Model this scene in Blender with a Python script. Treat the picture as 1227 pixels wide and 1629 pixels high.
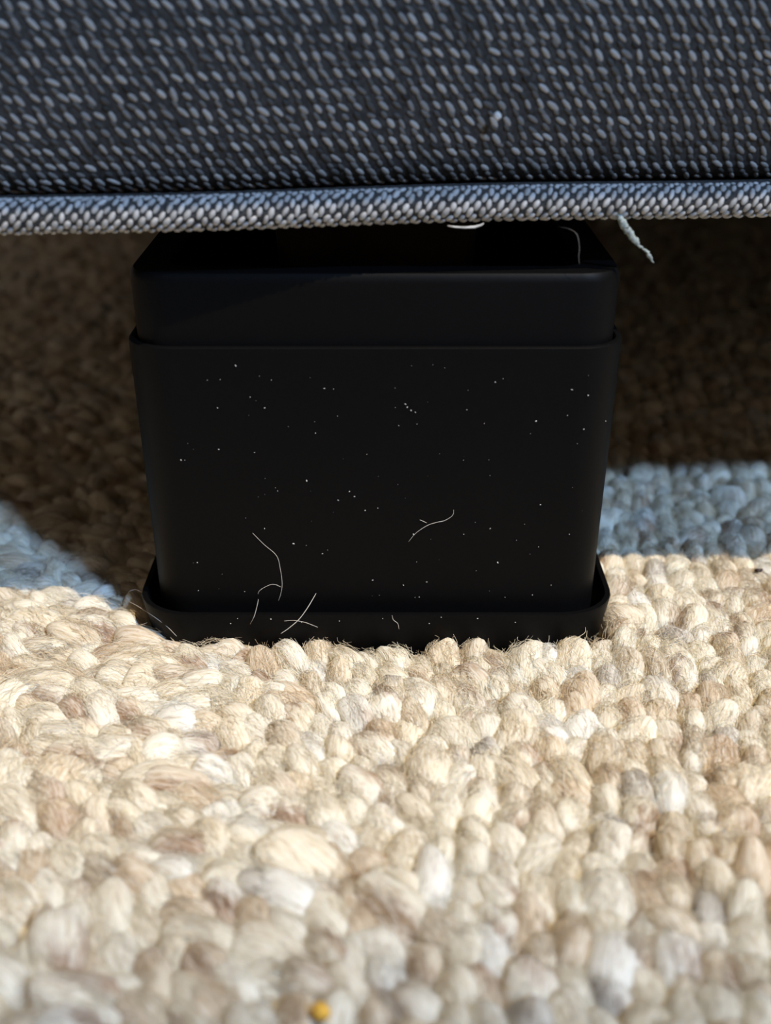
import bpy, math, random
import numpy as np
from mathutils import Vector, Matrix

random.seed(4); rng = np.random.default_rng(11)
for o in list(bpy.data.objects): bpy.data.objects.remove(o)
scene = bpy.context.scene
col = scene.collection

# ------------------------------------------------------------------ camera
FPX, CX, CY = 2000.0, 613.5, 814.5
PITCH, CAMZ = math.radians(24.1), 0.167
cam = bpy.data.cameras.new('camera'); camo = bpy.data.objects.new('camera', cam); col.objects.link(camo)
camo.location = (0, 0, CAMZ); camo.rotation_euler = (math.pi/2 - PITCH, 0, 0)
cam.sensor_fit = 'VERTICAL'; cam.sensor_height = 24.0; cam.lens = FPX/1629*24.0
cam.clip_start = 0.01
cam.dof.use_dof = True; cam.dof.focus_distance = 0.322; cam.dof.aperture_fstop = 6.4
scene.camera = camo

# ------------------------------------------------------------------ light
w = bpy.data.worlds.new('world'); scene.world = w; w.use_nodes = True
bg = w.node_tree.nodes['Background']
bg.inputs['Color'].default_value = (1.0, 0.78, 0.56, 1); bg.inputs['Strength'].default_value = 0.19
SUN = Vector((0.40, -0.356, 1.0)).normalized()
sl = bpy.data.lights.new('sun', 'SUN'); sl.energy = 3.85; sl.angle = math.radians(0.55); sl.color = (1.0, 0.855, 0.635)
so = bpy.data.objects.new('sun', sl); col.objects.link(so); so.rotation_euler = SUN.to_track_quat('Z', 'Y').to_euler()
so.location = SUN*5
WIN = Vector((0.70, -0.90, 1.0)).normalized()
al = bpy.data.lights.new('window_daylight', 'AREA'); al.shape = 'RECTANGLE'; al.size = 0.22; al.size_y = 0.20
al.energy = 165; al.color = (0.36, 0.60, 1.0)
ao = bpy.data.objects.new('window_daylight', al); col.objects.link(ao)
ao.location = Vector((0, 0.33, 0)) + WIN*4.4; ao.rotation_euler = WIN.to_track_quat('Z', 'Y').to_euler()
vs = scene.view_settings
vs.view_transform = 'Standard'; vs.look = 'None'; vs.exposure = 0.0; vs.gamma = 1.0; vs.use_curve_mapping = False

# ------------------------------------------------------------------ helpers
def ray(x, y):
    u, v = (x-CX)/FPX, (y-CY)/FPX
    return Vector((u, math.cos(PITCH)-v*math.sin(PITCH), -(math.sin(PITCH)+v*math.cos(PITCH))))
def at_y(x, y, Y): r = ray(x, y); return Vector((0, 0, CAMZ)) + r*(Y/r.y)
def at_z(x, y, z): r = ray(x, y); return Vector((0, 0, CAMZ)) + r*((z-CAMZ)/r.z)
def project(p):
    s, c = math.sin(PITCH), math.cos(PITCH)
    X, Y, Z = p[..., 0], p[..., 1], p[..., 2]-CAMZ
    d = Y*c - Z*s
    return CX+FPX*X/d, CY-FPX*(Y*s+Z*c)/d, d
def link(name, data, mat=None, parent=None):
    o = bpy.data.objects.new(name, data); col.objects.link(o)
    if mat: data.materials.append(mat)
    if parent: o.parent = parent
    return o
def empty(name): o = bpy.data.objects.new(name, None); o.empty_display_size = 0.01; col.objects.link(o); return o
def tag(o, label=None, cat=None, group=None, kind=None):
    for k, v in (('label', label), ('category', cat), ('group', group), ('kind', kind)):
        if v: o[k] = v
    return o
def mesh(name, V, F, smooth=True):
    m = bpy.data.meshes.new(name)
    V = np.asarray(V, dtype=np.float32)
    if isinstance(F, np.ndarray):
        n, k = F.shape
        m.vertices.add(len(V)); m.vertices.foreach_set('co', V.ravel())
        m.loops.add(n*k); m.loops.foreach_set('vertex_index', F.astype(np.int32).ravel())
        m.polygons.add(n); m.polygons.foreach_set('loop_start', np.arange(0, n*k, k, dtype=np.int32))
        m.update(calc_edges=True)
    else:
        m.from_pydata([tuple(v) for v in V], [], F); m.update()
    if smooth: m.polygons.foreach_set('use_smooth', [True]*len(m.polygons))
    return m
def nodes(name):
    m = bpy.data.materials.new(name); m.use_nodes = True
    nt = m.node_tree; return m, nt, nt.nodes['Principled BSDF']
def N(nt, t, **kw):
    n = nt.nodes.new(t)
    for k, v in kw.items():
        if k.startswith('_'): setattr(n, k[1:], v)
        else: n.inputs[k.replace('__', ' ')].default_value = v
    return n
def mixc(nt, fac, a, b, blend='MIX'):
    n = nt.nodes.new('ShaderNodeMix'); n.data_type = 'RGBA'; n.blend_type = blend
    for s, i in ((fac, 0), (a, 6), (b, 7)):
        if isinstance(s, bpy.types.NodeSocket): nt.links.new(s, n.inputs[i])
        else: n.inputs[i].default_value = s
    return n.outputs[2]
def ramp(nt, src, pts):
    r = nt.nodes.new('ShaderNodeValToRGB'); e = r.color_ramp.elements
    while len(e) < len(pts): e.new(0.5)
    for el, (p, c) in zip(e, pts): el.position = p; el.color = c if len(c) == 4 else (*c, 1)
    nt.links.new(src, r.inputs[0]); return r.outputs[0]

# ------------------------------------------------------------------ materials
def m_wool():
    m, nt, b = nodes('wool'); L = nt.links.new
    tint = N(nt, 'ShaderNodeAttribute', _attribute_name='tint')
    fib = N(nt, 'ShaderNodeAttribute', _attribute_name='fib')
    n1 = N(nt, 'ShaderNodeTexNoise', Scale=1.0, Detail=4.0, Roughness=0.65); L(fib.outputs['Vector'], n1.inputs['Vector'])
    c0 = mixc(nt, ramp(nt, n1.outputs[0], [(0.38, (0, 0, 0)), (0.66, (1, 1, 1))]), tint.outputs['Color'], (0.92, 0.87, 0.76, 1), 'MIX')
    c1 = mixc(nt, 0.55, tint.outputs['Color'], c0)
    dk = ramp(nt, n1.outputs[0], [(0.30, (1, 1, 1)), (0.47, (0, 0, 0))])
    c2 = mixc(nt, dk, c1, mixc(nt, 0.55, c1, (0.34, 0.23, 0.13, 1)))
    L(c2, b.inputs['Base Color']); b.inputs['Roughness'].default_value = 0.85
    b.inputs['Specular IOR Level'].default_value = 0.12
    b.inputs['Subsurface Weight'].default_value = 0.35; b.inputs['Subsurface Radius'].default_value = (1.0, .7, .45); b.inputs['Subsurface Scale'].default_value = 0.0018
    b.inputs['Sheen Weight'].default_value = 0.12; b.inputs['Sheen Roughness'].default_value = 0.5
    bp = N(nt, 'ShaderNodeBump', Strength=0.8, Distance=0.0007); L(n1.outputs[0], bp.inputs['Height']); L(bp.outputs[0], b.inputs['Normal'])
    return m
def m_fuzz():
    m, nt, b = nodes('wool_fibre')
    tint = N(nt, 'ShaderNodeAttribute', _attribute_name='tint')
    nt.links.new(tint.outputs['Color'], b.inputs['Base Color'])
    b.inputs['Roughness'].default_value = 0.6; b.inputs['Specular IOR Level'].default_value = 0.25
    return m
def m_plain(name, c, rough=0.6, spec=0.3, noise=0.0, scale=400, bump=0.0):
    m, nt, b = nodes(name)
    b.inputs['Roughness'].default_value = rough; b.inputs['Specular IOR Level'].default_value = spec
    n = N(nt, 'ShaderNodeTexNoise', Scale=float(scale), Detail=3.0)
    tc = N(nt, 'ShaderNodeTexCoord'); nt.links.new(tc.outputs['Object'], n.inputs['Vector'])
    lo = tuple(x*(1-noise) for x in c); hi = tuple(min(1, x*(1+noise)) for x in c)
    nt.links.new(ramp(nt, n.outputs[0], [(0.3, lo), (0.7, hi)]), b.inputs['Base Color'])
    if bump:
        bp = N(nt, 'ShaderNodeBump', Strength=bump, Distance=0.0003)
        nt.links.new(n.outputs[0], bp.inputs['Height']); nt.links.new(bp.outputs[0], b.inputs['Normal'])
    return m
WOOL, FUZZ = m_wool(), m_fuzz()
PLASTIC = m_plain('black_plastic', (0.0030, 0.0029, 0.0030), 0.5, 0.09, 0.12, 900, 0.05)
FABRIC = m_plain('charcoal_fabric', (0.050, 0.048, 0.047), 0.9, 0.1, 0.35, 900, 0.6)
LINING = m_plain('black_lining', (0.018, 0.016, 0.015), 0.9, 0.1, 0.2, 800)
BACKING = m_plain('rug_backing', (0.30, 0.22, 0.14), 0.95, 0.1, 0.3, 300)
WOOD = m_plain('dark_wood', (0.02, 0.014, 0.01), 0.6, 0.2, 0.3, 60)
FLOOR = m_plain('floor_boards', (0.28, 0.19, 0.11), 0.6, 0.3, 0.2, 12)
WALL = m_plain('wall_paint', (0.45, 0.43, 0.40), 0.9, 0.1, 0.03, 20)
DUST = m_plain('dust', (0.62, 0.60, 0.57), 0.8, 0.2, 0.2)
HAIR = m_plain('pale_hair', (0.55, 0.50, 0.44), 0.5, 0.4, 0.1)
LINT = m_plain('blue_grey_lint', (0.30, 0.34, 0.33), 0.9, 0.1, 0.25, 900, 0.5)
CRUMB = m_plain('yellow_crumb', (0.80, 0.44, 0.06), 0.6, 0.3, 0.2, 500, 0.4)
SEED = m_plain('dark_seed', (0.03, 0.012, 0.008), 0.5, 0.4, 0.3)
m_, nt_, b_ = nodes('weave_thread')
a_ = N(nt_, 'ShaderNodeAttribute', _attribute_name='tint'); nt_.links.new(a_.outputs['Color'], b_.inputs['Base Color'])
b_.inputs['Roughness'].default_value = 0.65; b_.inputs['Specular IOR Level'].default_value = 0.3
THREAD = m_

# ------------------------------------------------------------------ the room
def box(name, lo, hi, mat, parent=None):
    (x0, y0, z0), (x1, y1, z1) = lo, hi
    V = [(x0,y0,z0),(x1,y0,z0),(x1,y1,z0),(x0,y1,z0),(x0,y0,z1),(x1,y0,z1),(x1,y1,z1),(x0,y1,z1)]
    F = [(0,3,2,1),(4,5,6,7),(0,1,5,4),(1,2,6,5),(2,3,7,6),(3,0,4,7)]
    return link(name, mesh(name, V, F, False), mat, parent)
RUG_Z = -0.0070
tag(box('floor', (-2.5, -2.0, RUG_Z-0.06), (2.5, 1.35, RUG_Z-0.003), FLOOR), kind='structure')
def ceiling():                          # white ceiling with an opening added to let the sun in
    z0, z1 = 3.0, 3.1; ox0, ox1, oy0, oy1 = -.4, 2.6, -1.9, 1.0
    xs = (-2.5, ox0, ox1, 3.4); ys = (-3.6, oy0, oy1, 1.43)
    V = [(x, y, z) for z in (z0, z1) for y in ys for x in xs]; F = []
    for j in range(3):
        for i in range(3):
            if i == 1 and j == 1: continue
            a = j*4+i; F += [(a, a+4, a+5, a+1), (a+16, a+17, a+21, a+20)]
    F += [(5, 6, 22, 21), (6, 10, 26, 22), (10, 9, 25, 26), (9, 5, 21, 25), (0, 3, 19, 16), (3, 15, 31, 19), (15, 12, 28, 31), (12, 0, 16, 28)]
    return link('ceiling', mesh('ceiling', V, F, False), WALL)
tag(ceiling(), kind='structure')
# unseen slab added far up the sun's path to softly shade the near rug
e_ = Vector((0, 0.075, 0)) + SUN*12.0
tag(box('sun_blocker_1', (e_.x-5, e_.y-4, e_.z), (e_.x+5, e_.y, e_.z+.25), WALL), kind='structure')
tag(box('wall_back', (-2.5, 1.35, RUG_Z-0.06), (2.5, 1.43, 3.0), WALL), kind='structure')

# ------------------------------------------------------------------ furniture riser
PX, PYF = -0.0025, 0.2885               # centre x, front plane
HALF = 0.0585; PYC = PYF + HALF
def rrect(hx, hy, r, n=8):
    P = []
    for (sx, sy, a0) in ((1,1,0),(-1,1,90),(-1,-1,180),(1,-1,270)):
        for i in range(n+1):
            a = math.radians(a0 + 90*i/n)
            P.append((sx*(hx-r)+r*math.cos(a), sy*(hy-r)+r*math.sin(a)))
    return P
def loft(name, rings, mat, parent, cap0=True, cap1=True):
    """rings: (z, half width, corner radius)"""
    V, F = [], []; k = None
    for z, h, r in rings:
        p = rrect(h, h, r); k = len(p); V += [(PX+x, PYC+y, z) for x, y in p]
    for i in range(len(rings)-1):
        for j in range(k):
            a, b = i*k+j, i*k+(j+1) % k
            F.append((a, b, b+k, a+k))
    if cap0: F.append(tuple(range(k))[::-1])
    if cap1: F.append(tuple((len(rings)-1)*k+j for j in range(k)))
    o = link(name, mesh(name, V, F), mat, parent)
    o.data.set_sharp_from_angle(angle=math.radians(38))
    return o
riser = empty('furniture_riser'); riser.location = (0, 0, 0)
tag(riser, 'black plastic furniture riser of nested cups on a shallow tray under the sofa', 'furniture riser')
loft('tray', [(-.0042,.0560,.012),(-.0040,.0590,.013),(-.0015,.0605,.0135),(.006,.0618,.0140),(.0102,.0626,.0145),(.0108,.0625,.0144),
              (.0108,.0612,.0134),(.0102,.0609,.0132),(.0045,.0598,.012),(.0,.0592,.0115)], PLASTIC, riser)
loft('outer_cup', [(.0002,.0560,.0095),(.001,.0572,.0105),(.004,.0576,.0105),(.0405,.0588,.011),(.0800,.0602,.0115),(.0809,.06015,.0115),(.0812,.0597,.011),
                   (.0812,.0588,.0105),(.0808,.0585,.0102),(.060,.0578,.010),(.006,.0560,.009)], PLASTIC, riser)
loft('inner_cup', [(.0070,.0540,.009),(.060,.0572,.0095),(.0960,.0586,.010),(.0975,.0584,.010),(.0983,.0578,.0096),
                   (.0983,.0500,.006),(.0976,.0494,.0055),(.060,.0485,.005),(.0095,.047,.005)], PLASTIC, riser)

# ------------------------------------------------------------------ sofa
PSI = math.radians(6.0)
UX, UY = math.cos(PSI), math.sin(PSI)
SO = (-0.0025, 0.2870)
def sp(s, d, z):                        # along the front edge, backwards from it, up
    return (SO[0]+UX*s-UY*d, SO[1]+UY*s+UX*d, z)
def sag(s):                             # the front edge is not quite straight
    return .0009/(1+math.exp(-(s+.035)/.015)) + .0002*math.sin(s*55)
S0, S1 = -0.23, 1.25
sofa = empty('sofa')
tag(sofa, 'dark grey woven fabric sofa with a piped lower front edge', 'sofa')
PZ, PR = 0.1132, 0.0037
prof = [(.30,.1175),(.016,.1172),(.0075,.1172),(.0052,.1184),(.0034,.1212),(.0008,.1275),(-.0018,.138),(-.0046,.152),(-.0072,.18),(-.0070,.20),(-.004,.22),(.004,.236),(.02,.245),(.30,.245)]
from itertools import accumulate
def extrude(name, prof, ss, mat, parent, zf=lambda s: 0.0, caps=True, df=lambda s: 0.0):
    V, F = [], []; k = len(prof)
    for s in ss: V += [sp(s, d+df(s), z+zf(s)) for d, z in prof]
    for i in range(len(ss)-1):
        for j in range(k):
            a, b = i*k+j, i*k+(j+1) % k
            F.append((a, a+k, b+k, b))
    if caps: F += [tuple(range(k)), tuple((len(ss)-1)*k+j for j in range(k))[::-1]]
    o = link(name, mesh(name, V, F), mat, parent); o.data.set_sharp_from_angle(angle=math.radians(45)); return o
ss = sorted(set([S0, S1] + [round(-.22+i*.02, 4) for i in range(73)]))
extrude('front_rail', prof, ss, FABRIC, sofa, sag)
# seat cushion overhanging the rail
cr, cd, cz = 0.06, -0.0137, 0.303
cp = [(cd+cr*math.cos(a)*1.0, cz+cr*math.sin(a)) for a in [math.radians(270-i*15) for i in range(0, 7)]]
cp = [(.62,.2465)] + cp + [(cd-cr*.98, .37), (cd-cr*.7,.405), (cd, .425), (.2,.44), (.62,.43)]
extrude('seat_cushion', cp, [S0, -.15, -.1, -.05, 0, .03, .06, .09, .12, .16, .2, .3, .6, .9, S1], FABRIC, sofa, df=lambda s: 0.0)
def sbox(name, s0, s1, d0, d1, z0, z1, mat):
    V = [sp(s, d, z) for z in (z0, z1) for s, d in ((s0,d0),(s1,d0),(s1,d1),(s0,d1))]
    F = [(0,3,2,1),(4,5,6,7),(0,1,5,4),(1,2,6,5),(2,3,7,6),(3,0,4,7)]
    return link(name, mesh(name, V, F, False), mat, sofa)
sbox('underside_lining', S0+.01, S1-.01, .012, .78, .1185, .240, LINING)
sbox('backrest', S0, S1, .62, .82, .1185, .80, FABRIC)
LEGB = at = (PX, PYC)
V = []
for z, h in ((.0100, .020), (.119, .027)): V += [(LEGB[0]+x, LEGB[1]+y, z) for x, y in rrect(h, h, .004, 3)]
k = len(V)//2
F = [(j, (j+1) % k, (j+1) % k+k, j+k) for j in range(k)] + [tuple(range(k))[::-1], tuple(range(k, 2*k))]
link('leg', mesh('leg', V, F, False), WOOD, sofa)

# piping: a covered cord along the seam
ps = [S0+i*.005 for i in range(236)]; V, F = [], []; NR = 18
for s in ps:
    for j in range(NR):
        a = 2*math.pi*j/NR
        V.append(sp(s, .0002-PR*.92*math.cos(a), PZ+sag(s)+PR*math.sin(a)*.97))
for i in range(len(ps)-1):
    for j in range(NR):
        a, b = i*NR+j, i*NR+(j+1) % NR; F.append((a, b, b+NR, a+NR))
F += [tuple(range(NR))[::-1], tuple((len(ps)-1)*NR+j for j in range(NR))]
piping = link('piping', mesh('piping', V, F), FABRIC, sofa)
V = [sp(s, d, z+sag(s)) for s in ps for d, z in ((.0010, PZ), (.0040, .1165), (.012, .1172), (.006, PZ-.0015))]
F = [(i*4+j, i*4+(j+1) % 4, i*4+4+(j+1) % 4, i*4+4+j) for i in range(len(ps)-1) for j in range(4)]
link('seam_flange', mesh('seam_flange', V, F, False), FABRIC, sofa)

# thread floats of the weave: one small ellipsoid each, joined
def ellipsoids(name, C, A, B, Cn, size, tint, mat, parent, nu=8, nv=5):
    """centres, long axis, cross axis, normal axis (n,3), size (n,3), tint (n,3)"""
    th = np.linspace(0, math.pi, nv+1); ph = np.linspace(0, 2*math.pi, nu, endpoint=False)
    T, Ph = np.meshgrid(th, ph, indexing='ij')
    U = np.stack([np.cos(T), np.sin(T)*np.cos(Ph), np.sin(T)*np.sin(Ph)], -1).reshape(-1, 3)
    n, k = len(C), len(U)
    V = C[:, None] + (U[None, :, 0:1]*size[:, None, 0:1])*A[:, None] + (U[None, :, 1:2]*size[:, None, 1:2])*B[:, None] + (U[None, :, 2:3]*size[:, None, 2:3])*Cn[:, None]
    f = []
    for i in range(nv):
        for j in range(nu): f.append((i*nu+j, (i+1)*nu+j, (i+1)*nu+(j+1) % nu, i*nu+(j+1) % nu))
    f = np.array(f)
    F = (f[None] + (np.arange(n)*k)[:, None, None]).reshape(-1, 4)
    m = mesh(name, V.reshape(-1, 3), F)
    at = m.attributes.new('tint', 'FLOAT_COLOR', 'POINT')
    c = np.ones((n, k, 4), np.float32); c[:, :, :3] = tint[:, None]
    at.data.foreach_set('color', c.ravel())
    return link(name, m, mat, parent)
fp = np.array(prof[2:12]); seg = np.r_[0, np.cumsum(np.hypot(*np.diff(fp, axis=0).T))]
def face_pt(t):
    return np.interp(t, seg, fp[:, 0]), np.interp(t, seg, fp[:, 1])
C, A, Bx, Nn, SZ, TI = [], [], [], [], [], []
u3 = np.array([UX, UY, 0.0])
PITS, PITT = 0.0029, 0.0037
for r in range(1, 27):
    for half in (0, 1):
        t = (r-1)*PITT + half*PITT*.5 + .0012
        if t > seg[-1]-.004: continue
        for i in range(-78, 131):
            s = i*PITS + r*PITS*.42 % PITS + half*PITS*.62 + random.gauss(0, .00018) + .0006*math.sin(r*1.3+i*.07)
            tt = t + random.gauss(0, .00022) + .0007*math.sin(i*.05+r*.2)
            d, z = face_pt(tt); d2, z2 = face_pt(tt+.001)
            up = np.array(sp(0, d2-d, z2-z)) - np.array(sp(0, 0, 0)); up /= np.linalg.norm(up)
            nrm = np.cross(u3, up); nrm /= np.linalg.norm(nrm)
            ang = math.radians(-46 + random.gauss(0, 9))
            a = math.cos(ang)*u3 + math.sin(ang)*up
            q = random.random()
            if half == 0: L_, W_, g = random.uniform(.0012, .0018), random.uniform(.00055, .00075), random.uniform(.16, .38)
            else: L_, W_, g = random.uniform(.0009, .0014), random.uniform(.0005, .00065), random.uniform(.06, .15)
            if q < .07: g *= .35
            C.append(np.array(sp(s, d, z+sag(s))) + nrm*.0001); A.append(a); Nn.append(nrm); Bx.append(np.cross(nrm, a))
            SZ.append((L_, W_, .00038)); h = random.uniform(-.02, .03)
            TI.append((g*(1.10-h), g*1.02, g*(.94+h)))
ellipsoids('woven_threads', *map(np.array, (C, A, Bx, Nn, SZ, TI)), THREAD, sofa, 7, 4)['kind'] = 'stuff'
C, A, Bx, Nn, SZ, TI = [], [], [], [], [], []
for row, (adeg, g0) in enumerate(((108, .42), (82, .42), (56, .42), (30, .42), (4, .42), (-22, .42), (-48, .42), (-74, .42))):
    for i in range(-83, 131):
        s = i*.0027 + row*.0010 + random.gauss(0, .00015)
        a = math.radians(adeg + random.gauss(0, 2))
        nrm = np.array(sp(0, -math.cos(a), math.sin(a))) - np.array(sp(0, 0, 0))
        tang = np.cross(nrm, u3)
        ang = math.radians(62 + random.gauss(0, 8))
        ax = math.cos(ang)*u3 - math.sin(ang)*tang*(-1)
        C.append(np.array(sp(s, .0002-PR*.95*math.cos(a), PZ+sag(s)+PR*.97*math.sin(a)))); A.append(ax); Nn.append(nrm); Bx.append(np.cross(nrm, ax))
        SZ.append((random.uniform(.0011, .0015), random.uniform(.0006, .0008), .0005))
        g = g0*random.uniform(.75, 1.2); TI.append((g*1.02, g, g*.98))
ellipsoids('cord_threads', *map(np.array, (C, A, Bx, Nn, SZ, TI)), THREAD, piping, 7, 4)['kind'] = 'stuff'

# ------------------------------------------------------------------ rug
rug = empty('rug'); rug.location = (0, 0, 0)
tag(rug, 'cream and beige looped wool rug lying under the sofa', 'rug')
box('backing', (-.415, -.025, RUG_Z-0.0028), (.505, .955, RUG_Z+0.002), BACKING, rug)
pal = np.array([(.80,.71,.54),(.83,.75,.60),(.75,.64,.46),(.70,.57,.39),(.84,.79,.69),(.62,.51,.36),(.64,.49,.32),(.48,.42,.34)])
pw = np.array([.26,.21,.18,.13,.06,.08,.07,.018]); pw /= pw.sum()
YAW = math.radians(-7)
sx, sy = .0066, .0080
gx, gy = np.meshgrid(np.arange(-95, 115), np.arange(-45, 150), indexing='ij')
gx, gy = gx.ravel(), gy.ravel()
colph = rng.uniform(0, 1, 400)[gx+150]
px = gx*sx + rng.normal(0, .0007, gx.size) + .0016*np.sin(gy*.23+gx*.05)
py = (gy + colph)*sy + rng.normal(0, .0009, gx.size)
X = px*math.cos(YAW)-py*math.sin(YAW); Y = px*math.sin(YAW)+py*math.cos(YAW)
inside = (np.abs(X-PX) < .0610) & (np.abs(Y-PYC) < .0610)
keep = (X > -.41) & (X < .50) & (Y > -.02) & (Y < .95) & ~inside
X, Y = X[keep], Y[keep]; n = len(X)
ix, iy, dep = project(np.stack([X, Y, np.zeros(n)], -1))
view = (dep > .05) & (ix > -70) & (ix < 1300) & (iy > 330) & (iy < 1740)
framed = (dep > .05) & (ix > 15) & (ix < 1212) & (iy > 345) & (iy < 1625)
BIG = np.exp(rng.normal(0, .13, n)); left = 1/(1+np.exp((X+.005)/.02))
W = rng.uniform(.0074, .0098, n)*BIG; Ln = rng.uniform(.0098, .0140, n)*BIG*(1+.12*left); Hh = rng.uniform(.0048, .0064, n)*(BIG**.5)*(1-.08*left)
Z = RUG_Z + .0036 + rng.normal(0, .0006, n)
near = (np.abs(X-PX) < .069) & (np.abs(Y-PYC) < .069)
Z[near] += .0004
ROT = YAW + rng.normal(0, .25, n) + left*(1.15 + .5*np.sin(X*70+Y*45) + rng.normal(0, .35, n))
TIL = rng.normal(.06, .17, n)
tint = pal[rng.choice(len(pal), n, p=pw)]*rng.uniform(.93, 1.05, (n, 1))
spot = np.where(rng.random(n) < .28, rng.uniform(.55, 1.0, n), 0.0)
SD = rng.uniform(0, 6.28, n)
FLECK = np.array([(.30,.16,.075),(.38,.24,.13),(.20,.16,.13),(.34,.19,.10)])[rng.choice(4, n, p=(.34,.38,.08,.20))]
def yarn(idx, xx, yy):                  # undyed yarn: cream running into brown or grey stretches
    sd = SD[idx, None]; g = np.cos(sd)*yy + np.sin(sd)*xx + .35*np.sin(5*xx+3*yy+sd)
    k = (spot[idx, None]*np.clip((g-.02)/.45, 0, 1))[..., None]
    return tint[idx][:, None]*(1-k) + FLECK[idx][:, None]*k
def tufts(idx, nu, nv):
    """plump looped lumps with ply ridges: returns verts (n,k,3), faces, fibre coords"""
    m = len(idx)
    th = np.linspace(0, math.pi, nv+1); ph = np.linspace(0, 2*math.pi, nu, endpoint=False)
    T, Ph = np.meshgrid(th, ph, indexing='ij'); T, Ph = T.ravel(), Ph.ravel()
    k = len(T)
    ct, st = np.cos(T), np.sin(T)
    e = .66
    yy = np.sign(ct)*np.abs(ct)**e; rr = np.abs(st)**e
    xx = rr*np.cos(Ph); zz = rr*np.sin(Ph)
    r = rng.uniform
    ply = r(3, 5, (m, 1)).round(); tw = r(-1.6, 1.6, (m, 1)); p0 = r(0, 6.28, (m, 1))
    am = r(.02, .08, (m, 1))
    f = 1 + am*np.abs(np.sin(.5*ply*Ph[None] + tw*yy[None] + p0)) - .02
    for q in range(3):
        kx, ky, kz = r(-3.6, 3.6, (3, m, 1)); f = f + r(.04, .10, (m, 1))*np.sin(kx*xx+ky*yy+kz*zz+r(0, 6.28, (m, 1)))
    x = xx*f*W[idx, None]/2; z = zz*f*Hh[idx, None]; y = yy*f*Ln[idx, None]/2
    x = x + r(-.12, .12, (m, 1))*W[idx, None]*(yy**2)                 # bend
    z = z*(1-.18*yy**2)
    ti = TIL[idx, None]; y, z = y*np.cos(ti)-z*np.sin(ti), y*np.sin(ti)+z*np.cos(ti)
    a = ROT[idx, None]
    V = np.stack([x*np.cos(a)-y*np.sin(a)+X[idx, None], x*np.sin(a)+y*np.cos(a)+Y[idx, None], z+Z[idx, None]], -1)
    fb = np.stack([(np.cos(Ph)*rr)[None]*11.0 + r(0, 90, (m, 1)), (yy[None]*1.3 + tw*.25*np.sin(Ph)[None]) + r(0, 90, (m, 1)), (np.sin(Ph)*rr)[None]*5.0 + r(0, 90, (m, 1))], -1)
    fb = np.concatenate([fb, yarn(idx, xx[None], yy[None])], -1)
    F = np.array([(i*nu+j, i*nu+(j+1) % nu, (i+1)*nu+(j+1) % nu, (i+1)*nu+j) for i in range(nv) for j in range(nu)])
    return V, F, fb
def add_attrs(m, idx, fb):
    k = fb.shape[1]
    a = m.attributes.new('tint', 'FLOAT_COLOR', 'POINT'); c = np.ones((len(idx), k, 4), np.float32); c[:, :, :3] = fb[..., 3:]; a.data.foreach_set('color', c.ravel())
    a = m.attributes.new('fib', 'FLOAT_VECTOR', 'POINT'); a.data.foreach_set('vector', fb[..., :3].astype(np.float32).ravel())
order = np.argsort(np.where(framed, dep, 9)); single = order[:300]
rest = np.ones(n, bool); rest[single] = False
V, F, fb = tufts(single, 18, 14)
for i in range(len(single)):
    c = Vector((X[single[i]], Y[single[i]], 0))
    m = mesh('wool_loop', V[i]-np.array(c), F); add_attrs(m, single[i:i+1], fb[i:i+1])
    o = link('wool_loop', m, WOOL, rug); o.location = c
def pile(name, idx, nu, nv):
    V, F, fb = tufts(idx, nu, nv); k = V.shape[1]
    m = mesh(name, V.reshape(-1, 3), (F[None]+(np.arange(len(idx))*k)[:, None, None]).reshape(-1, 4)); add_attrs(m, idx, fb)
    o = link(name, m, WOOL, rug); o['kind'] = 'stuff'; return o
pile('loop_pile', np.where(rest & view & (dep < .50))[0], 18, 13)
pile('distant_loop_pile', np.where(rest & ~(view & (dep < .50)))[0], 8, 6)

# loose fibres lying over the loops
fi = np.where(view & (dep < .48))[0]
PER = 95; K = 6
nf = len(fi)*PER; id_ = np.repeat(fi, PER)
ph0 = rng.uniform(.12, .88, nf)*math.pi; yc = rng.uniform(-.75, .75, nf); hl = rng.uniform(.2, .6, nf)
sw = rng.normal(0, .35, nf); lift = rng.uniform(.02, .10, nf) + (rng.random(nf) < .22)*rng.uniform(.06, .34, nf)
tt = np.linspace(-1, 1, K)[None]
yy = np.clip(yc[:, None]+hl[:, None]*tt, -1.05, 1.05); phs = ph0[:, None]+sw[:, None]*tt*.6 + rng.normal(0, .09, (nf, K))
rr = np.clip(1-np.abs(yy)**3, .02, 1)**.4
ff = 1.01 + lift[:, None]*(.35+.65*tt**2)
x = rr*np.cos(phs)*ff*W[id_, None]/2; z = rr*np.sin(phs)*ff*Hh[id_, None]*(1-.15*yy**2); y = yy*ff*Ln[id_, None]/2
ti = TIL[id_, None]; y, z = y*np.cos(ti)-z*np.sin(ti), y*np.sin(ti)+z*np.cos(ti)
a = ROT[id_, None]
P = np.stack([x*np.cos(a)-y*np.sin(a)+X[id_, None], x*np.sin(a)+y*np.cos(a)+Y[id_, None], z+Z[id_, None]], -1)
hc = bpy.data.hair_curves.new('loose_fibres'); hc.add_curves([K]*nf)
hc.attributes['position'].data.foreach_set('vector', P.astype(np.float32).ravel())
ra = hc.attributes.get('radius') or hc.attributes.new('radius', 'FLOAT', 'POINT')
ra.data.foreach_set('value', np.repeat(rng.uniform(.000018, .000048, nf), K).astype(np.float32))
ca = hc.attributes.new('tint', 'FLOAT_COLOR', 'CURVE'); c4 = np.ones((nf, 4), np.float32)
c4[:, :3] = np.clip(yarn(id_, (rr*np.cos(phs))[:, 2:3], yy[:, 2:3])[:, 0]*rng.uniform(.55, 1.2, (nf, 1)), 0, .93); ca.data.foreach_set('color', c4.ravel())
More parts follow.
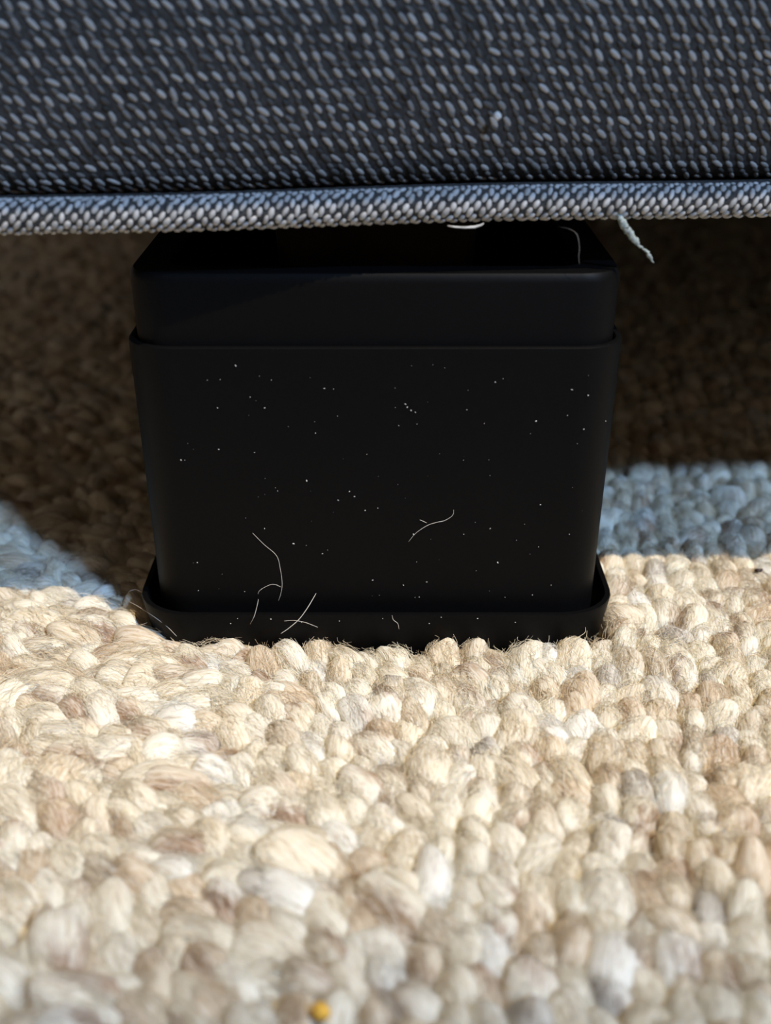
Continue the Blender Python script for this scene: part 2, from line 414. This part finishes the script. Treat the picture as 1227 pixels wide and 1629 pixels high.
fo = link('loose_fibres', hc, FUZZ, rug); fo['kind'] = 'stuff'

# ------------------------------------------------------------------ dust and stray hairs
def strand(name, pts, r, mat, parent=None, nr=6):
    P = np.array([tuple(p) for p in pts]); P = np.vstack([2*P[0]-P[1], P, 2*P[-1]-P[-2]]); Q = []
    for i in range(1, len(P)-2):                        # Catmull-Rom through the points
        for t in np.linspace(0, 1, 7)[:-1]:
            a, b, c, d = P[i-1:i+3]
            Q.append(.5*(2*b+(c-a)*t+(2*a-5*b+4*c-d)*t*t+(3*b-a-3*c+d)*t**3))
    Q.append(P[-2]); V, F = [], []; m = len(Q)
    for i, p in enumerate(Q):
        t = Vector(Q[min(i+1, m-1)]-Q[max(i-1, 0)]).normalized()
        a = t.cross(Vector((.1, 1, .2))).normalized(); b = t.cross(a); k = r*(.45+.55*math.sin(math.pi*(i+.5)/m)**.4)
        V += [tuple(Vector(p)+k*(a*math.cos(th)+b*math.sin(th))) for th in [2*math.pi*j/nr for j in range(nr)]]
    F = [(i*nr+j, i*nr+(j+1) % nr, (i+1)*nr+(j+1) % nr, (i+1)*nr+j) for i in range(m-1) for j in range(nr)]
    F += [tuple(range(nr))[::-1], tuple((m-1)*nr+j for j in range(nr))]
    return link(name, mesh(name, V, F), mat, parent)
def front_y(z): return PYC - float(np.interp(z, [.004, .0405, .08], [.0576, .0588, .0602]))
def on_front(x, y, off=.0002):
    Y = PYF
    for _ in range(4): p = at_y(x, y, Y); Y = front_y(p.z)-off
    return at_y(x, y, Y)

specks = [(375,582),(398,632),(421,649),(346,649),(348,715),(405,720),(488,765),(502,689),(516,618),(556,782),(564,790),(421,841),(581,812),(538,796),
 (743,652),(788,608),(860,803),(903,661),(964,670),(936,629),(929,683),(853,670),(906,850),(658,850),(738,850),(780,841),(467,865),(314,895),(513,881),
 (663,894),(679,926),(792,895),(593,923),(642,931),(667,950),(857,870),(877,931),(288,732),(531,619),(648,648),(654,653),(661,656),(645,643),(910,620)]
specks = [(x, y, 1.0) for x, y in specks] + [(random.uniform(270, 945), random.uniform(580, 955)**1.0, random.uniform(.35, .7)) for _ in range(70)]
C, SZ, TI, A, Bx, Nn = [], [], [], [], [], []
for x, y, k in specks:
    r = .00016*k*random.uniform(.7, 1.25); ang = random.uniform(0, math.pi)
    C.append(on_front(x, y, r*.5)); SZ.append((r*random.uniform(1, 1.7), r, r*.8)); g = random.uniform(.22, .6)*(.4+.6*k); TI.append((g, g*.98, g*.94))
    A.append((math.cos(ang), 0, math.sin(ang))); Bx.append((-math.sin(ang), 0, math.cos(ang))); Nn.append((0, -1, 0))
def tray_front(x, y, off=.0002):        # point on the tray's front flank
    Yt = PYC-.0622
    for _ in range(3):
        p = at_y(x, y, Yt); Yt = PYC-float(np.interp(p.z, [-.0015, .006, .0102], [.0605, .0618, .0626]))-off
    return at_y(x, y, Yt)
for x, y in ((378,984),(431,985),(367,992),(609,984),(683,992),(702,982),(540,988),(760,984),(820,990),(480,990)):
    r = .00015*random.uniform(.7, 1.2)
    C.append(tray_front(x, y, r*.4)); SZ.append((r*1.2, r, r*.8)); TI.append((.5, .48, .46)); A.append((1, 0, 0)); Bx.append((0, 0, 1)); Nn.append((0, -1, 0))
d_ = ellipsoids('dust_specks', np.array([tuple(c) for c in C]), *map(np.array, (A, Bx, Nn, SZ, TI)), THREAD, riser, 6, 4); d_['kind'] = 'stuff'

HR = .00007
def hair(pts, label, r=HR, mat=HAIR, name='hair_strand', cat='hair'):
    return tag(strand(name, pts, r, mat), label, cat, 'stray hairs on and around the riser' if cat == 'hair' else None)
F_ = lambda L, o=.00012: [on_front(x, y, o) for x, y in L]
hair(F_([(402,848),(420,866),(440,884),(446,905),(449,928),(447,944),(443,956)]), 'long pale hair bent down the lower left of the riser front')
hair(F_([(447,934),(438,930),(428,931),(412,941),(411,955)]) + [tray_front(405, 979, .0002), tray_front(398, 993)], 'short curled hair reaching from the riser front over the tray rim')
hair([tuple(on_front(503, 944, .0022)), tuple(at_y(490, 966, .2835)), tuple(at_y(476, 985, .2822)), tuple(at_y(460, 999, .2815)), tuple(at_y(447, 1008, .281))], 'thick straight pale hair leaning diagonally against the tray front', .00010)
hair([tray_front(452, 988), tray_front(468, 987), tray_front(485, 990), tray_front(496, 994), tray_front(506, 998)], 'small arched hair across the tray front beside the diagonal one')
hair(F_([(650,862),(662,848),(680,836),(695,831),(708,828),(720,820),(722,811)]), 'wavy pale hair on the right half of the riser front')
hair(F_([(668,827),(673,829),(679,832)]), 'tiny straight hair just above the wavy hair')
hair([tray_front(624, 979), tray_front(626, 986), tray_front(633, 992), tray_front(635, 1001)], 'short bent hair on the middle of the tray front')
p0 = at_z(202, 950, .004); p1 = at_z(215, 938, .008); p2 = at_z(231, 944, .0085)
hair([p0, at_z(206, 941, .0072), p1, at_z(224, 941, .009), p2], 'curled white hair at the left corner of the tray')
hair([at_z(200, 954, .0045), at_z(222, 966, .0075), at_z(245, 981, .0078), at_z(265, 996, .006), at_z(281, 1012, .0045)], 'long straight hair slanting past the left tray corner to the rug', .00008)
hair([at_y(888, 361, .2935), at_y(905, 364, .290), at_y(918, 373, .2870), at_y(922, 393, .2868), at_y(921, 408, .2868), at_y(922, 420, .2872)], 'fine dark hair hanging from the piping over the right end of the riser top', .00007,
     m_plain('dim_hair', (.16, .15, .15), .6, .2))

# lint hanging from the piping
def lump(name, pts, radii, mat, nr=8):
    V, F = [], []
    for i, (p, r) in enumerate(zip(pts, radii)):
        t = (Vector(pts[min(i+1, len(pts)-1)])-Vector(pts[max(i-1, 0)])).normalized()
        a = t.cross(Vector((0, 1, .1))).normalized(); b = t.cross(a)
        for j in range(nr):
            th = 2*math.pi*j/nr; rr = r*random.uniform(.8, 1.2)
            V.append(tuple(Vector(p)+a*rr*math.cos(th)+b*rr*math.sin(th)))
    for i in range(len(pts)-1):
        for j in range(nr): F.append((i*nr+j, i*nr+(j+1) % nr, (i+1)*nr+(j+1) % nr, (i+1)*nr+j))
    F += [tuple(range(nr))[::-1], tuple((len(pts)-1)*nr+j for j in range(nr))]
    return link(name, mesh(name, V, F), mat)
YL = .2905
lp = [(981,334),(984,342),(989,351),(994,360),(1000,367),(1006,376),(1012,384),(1017,391),(1023,396),(1029,400),(1033,406),(1036,412),(1040,418)]
lr = [.0004,.0009,.00125,.0013,.00135,.0012,.0010,.0006,.0003,.0006,.0008,.0005,.00015]
tq = np.linspace(0, len(lp)-1, 60)
lp = [(np.interp(t, range(13), [a for a, b in lp])+random.gauss(0, .8), np.interp(t, range(13), [b for a, b in lp])+random.gauss(0, .5)) for t in tq]
lr = [np.interp(t, range(13), lr)*.62*random.uniform(.75, 1.3) for t in tq]
tag(lump('lint_thread', [tuple(at_y(x, y, YL)) for x, y in lp], lr, LINT), 'fluffy blue-grey lint thread hanging below the piping right of the riser', 'lint')
tag(lump('lint_fluff', [tuple(at_y(x, y, .2862)) for x, y in ((712,359),(724,361),(740,362),(756,361),(766,358),(770,355))], [.0001,.0002,.00026,.00026,.0002,.0001], DUST),
    'thin white lint stuck under the piping above the riser', 'lint')
def blob(name, c, size, mat, seed, nu=10, nv=7, pow_=1.0):
    r = np.random.default_rng(seed); V, F = [], []
    for i in range(nv+1):
        th = math.pi*i/nv
        for j in range(nu):
            ph = 2*math.pi*j/nu; k = 1+r.uniform(-.16, .16)
            V.append((c[0]+size[0]*k*math.sin(th)*math.cos(ph), c[1]+size[1]*k*math.sin(th)*math.sin(ph), c[2]+size[2]*k*math.cos(th)))
    F = [(i*nu+j, (i+1)*nu+j, (i+1)*nu+(j+1) % nu, i*nu+(j+1) % nu) for i in range(nv) for j in range(nu)]
    return link(name, mesh(name, V, F), mat)
def face_depth(x, y):                   # where a pixel's ray meets the sofa front
    best = None
    for t in np.linspace(.002, seg[-1], 200):
        d, z = face_pt(t)
        r = ray(x, y); k = (z-CAMZ)/r.z; p = Vector((0, 0, CAMZ))+r*k
        dd = -(p.x-SO[0])*UY + (p.y-SO[1])*UX
        if best is None or abs(dd-d) < best[0]: best = (abs(dd-d), p)
    return best[1]
q = face_depth(791, 184)
tag(blob('lint_speck', (q.x, q.y-.0006, q.z), (.0009, .0006, .0010), DUST, 3, 7, 5), 'pale lint speck caught on the woven sofa front', 'lint')
def rug_top(x, y):                      # highest loop surface under a pixel
    p = at_z(x, y, .0015)
    return p
q = at_z(511, 1609, .0036); tag(blob('crumb', (q.x, q.y, .0036), (.0016, .0015, .0016), CRUMB, 5), 'small yellow crumb on the rug at the very bottom', 'crumb')
q = rug_top(1207, 910); tag(blob('seed', (q.x, q.y, .0020), (.0013, .0007, .0006), SEED, 7, 8, 6), 'tiny dark seed on the sunlit rug near the right edge', 'seed')
q = rug_top(273, 1060); tag(blob('dark_fleck', (q.x, q.y, .0014), (.0005, .0005, .0005), SEED, 8, 6, 5), 'tiny black fleck on the rug below the tray', 'fleck')
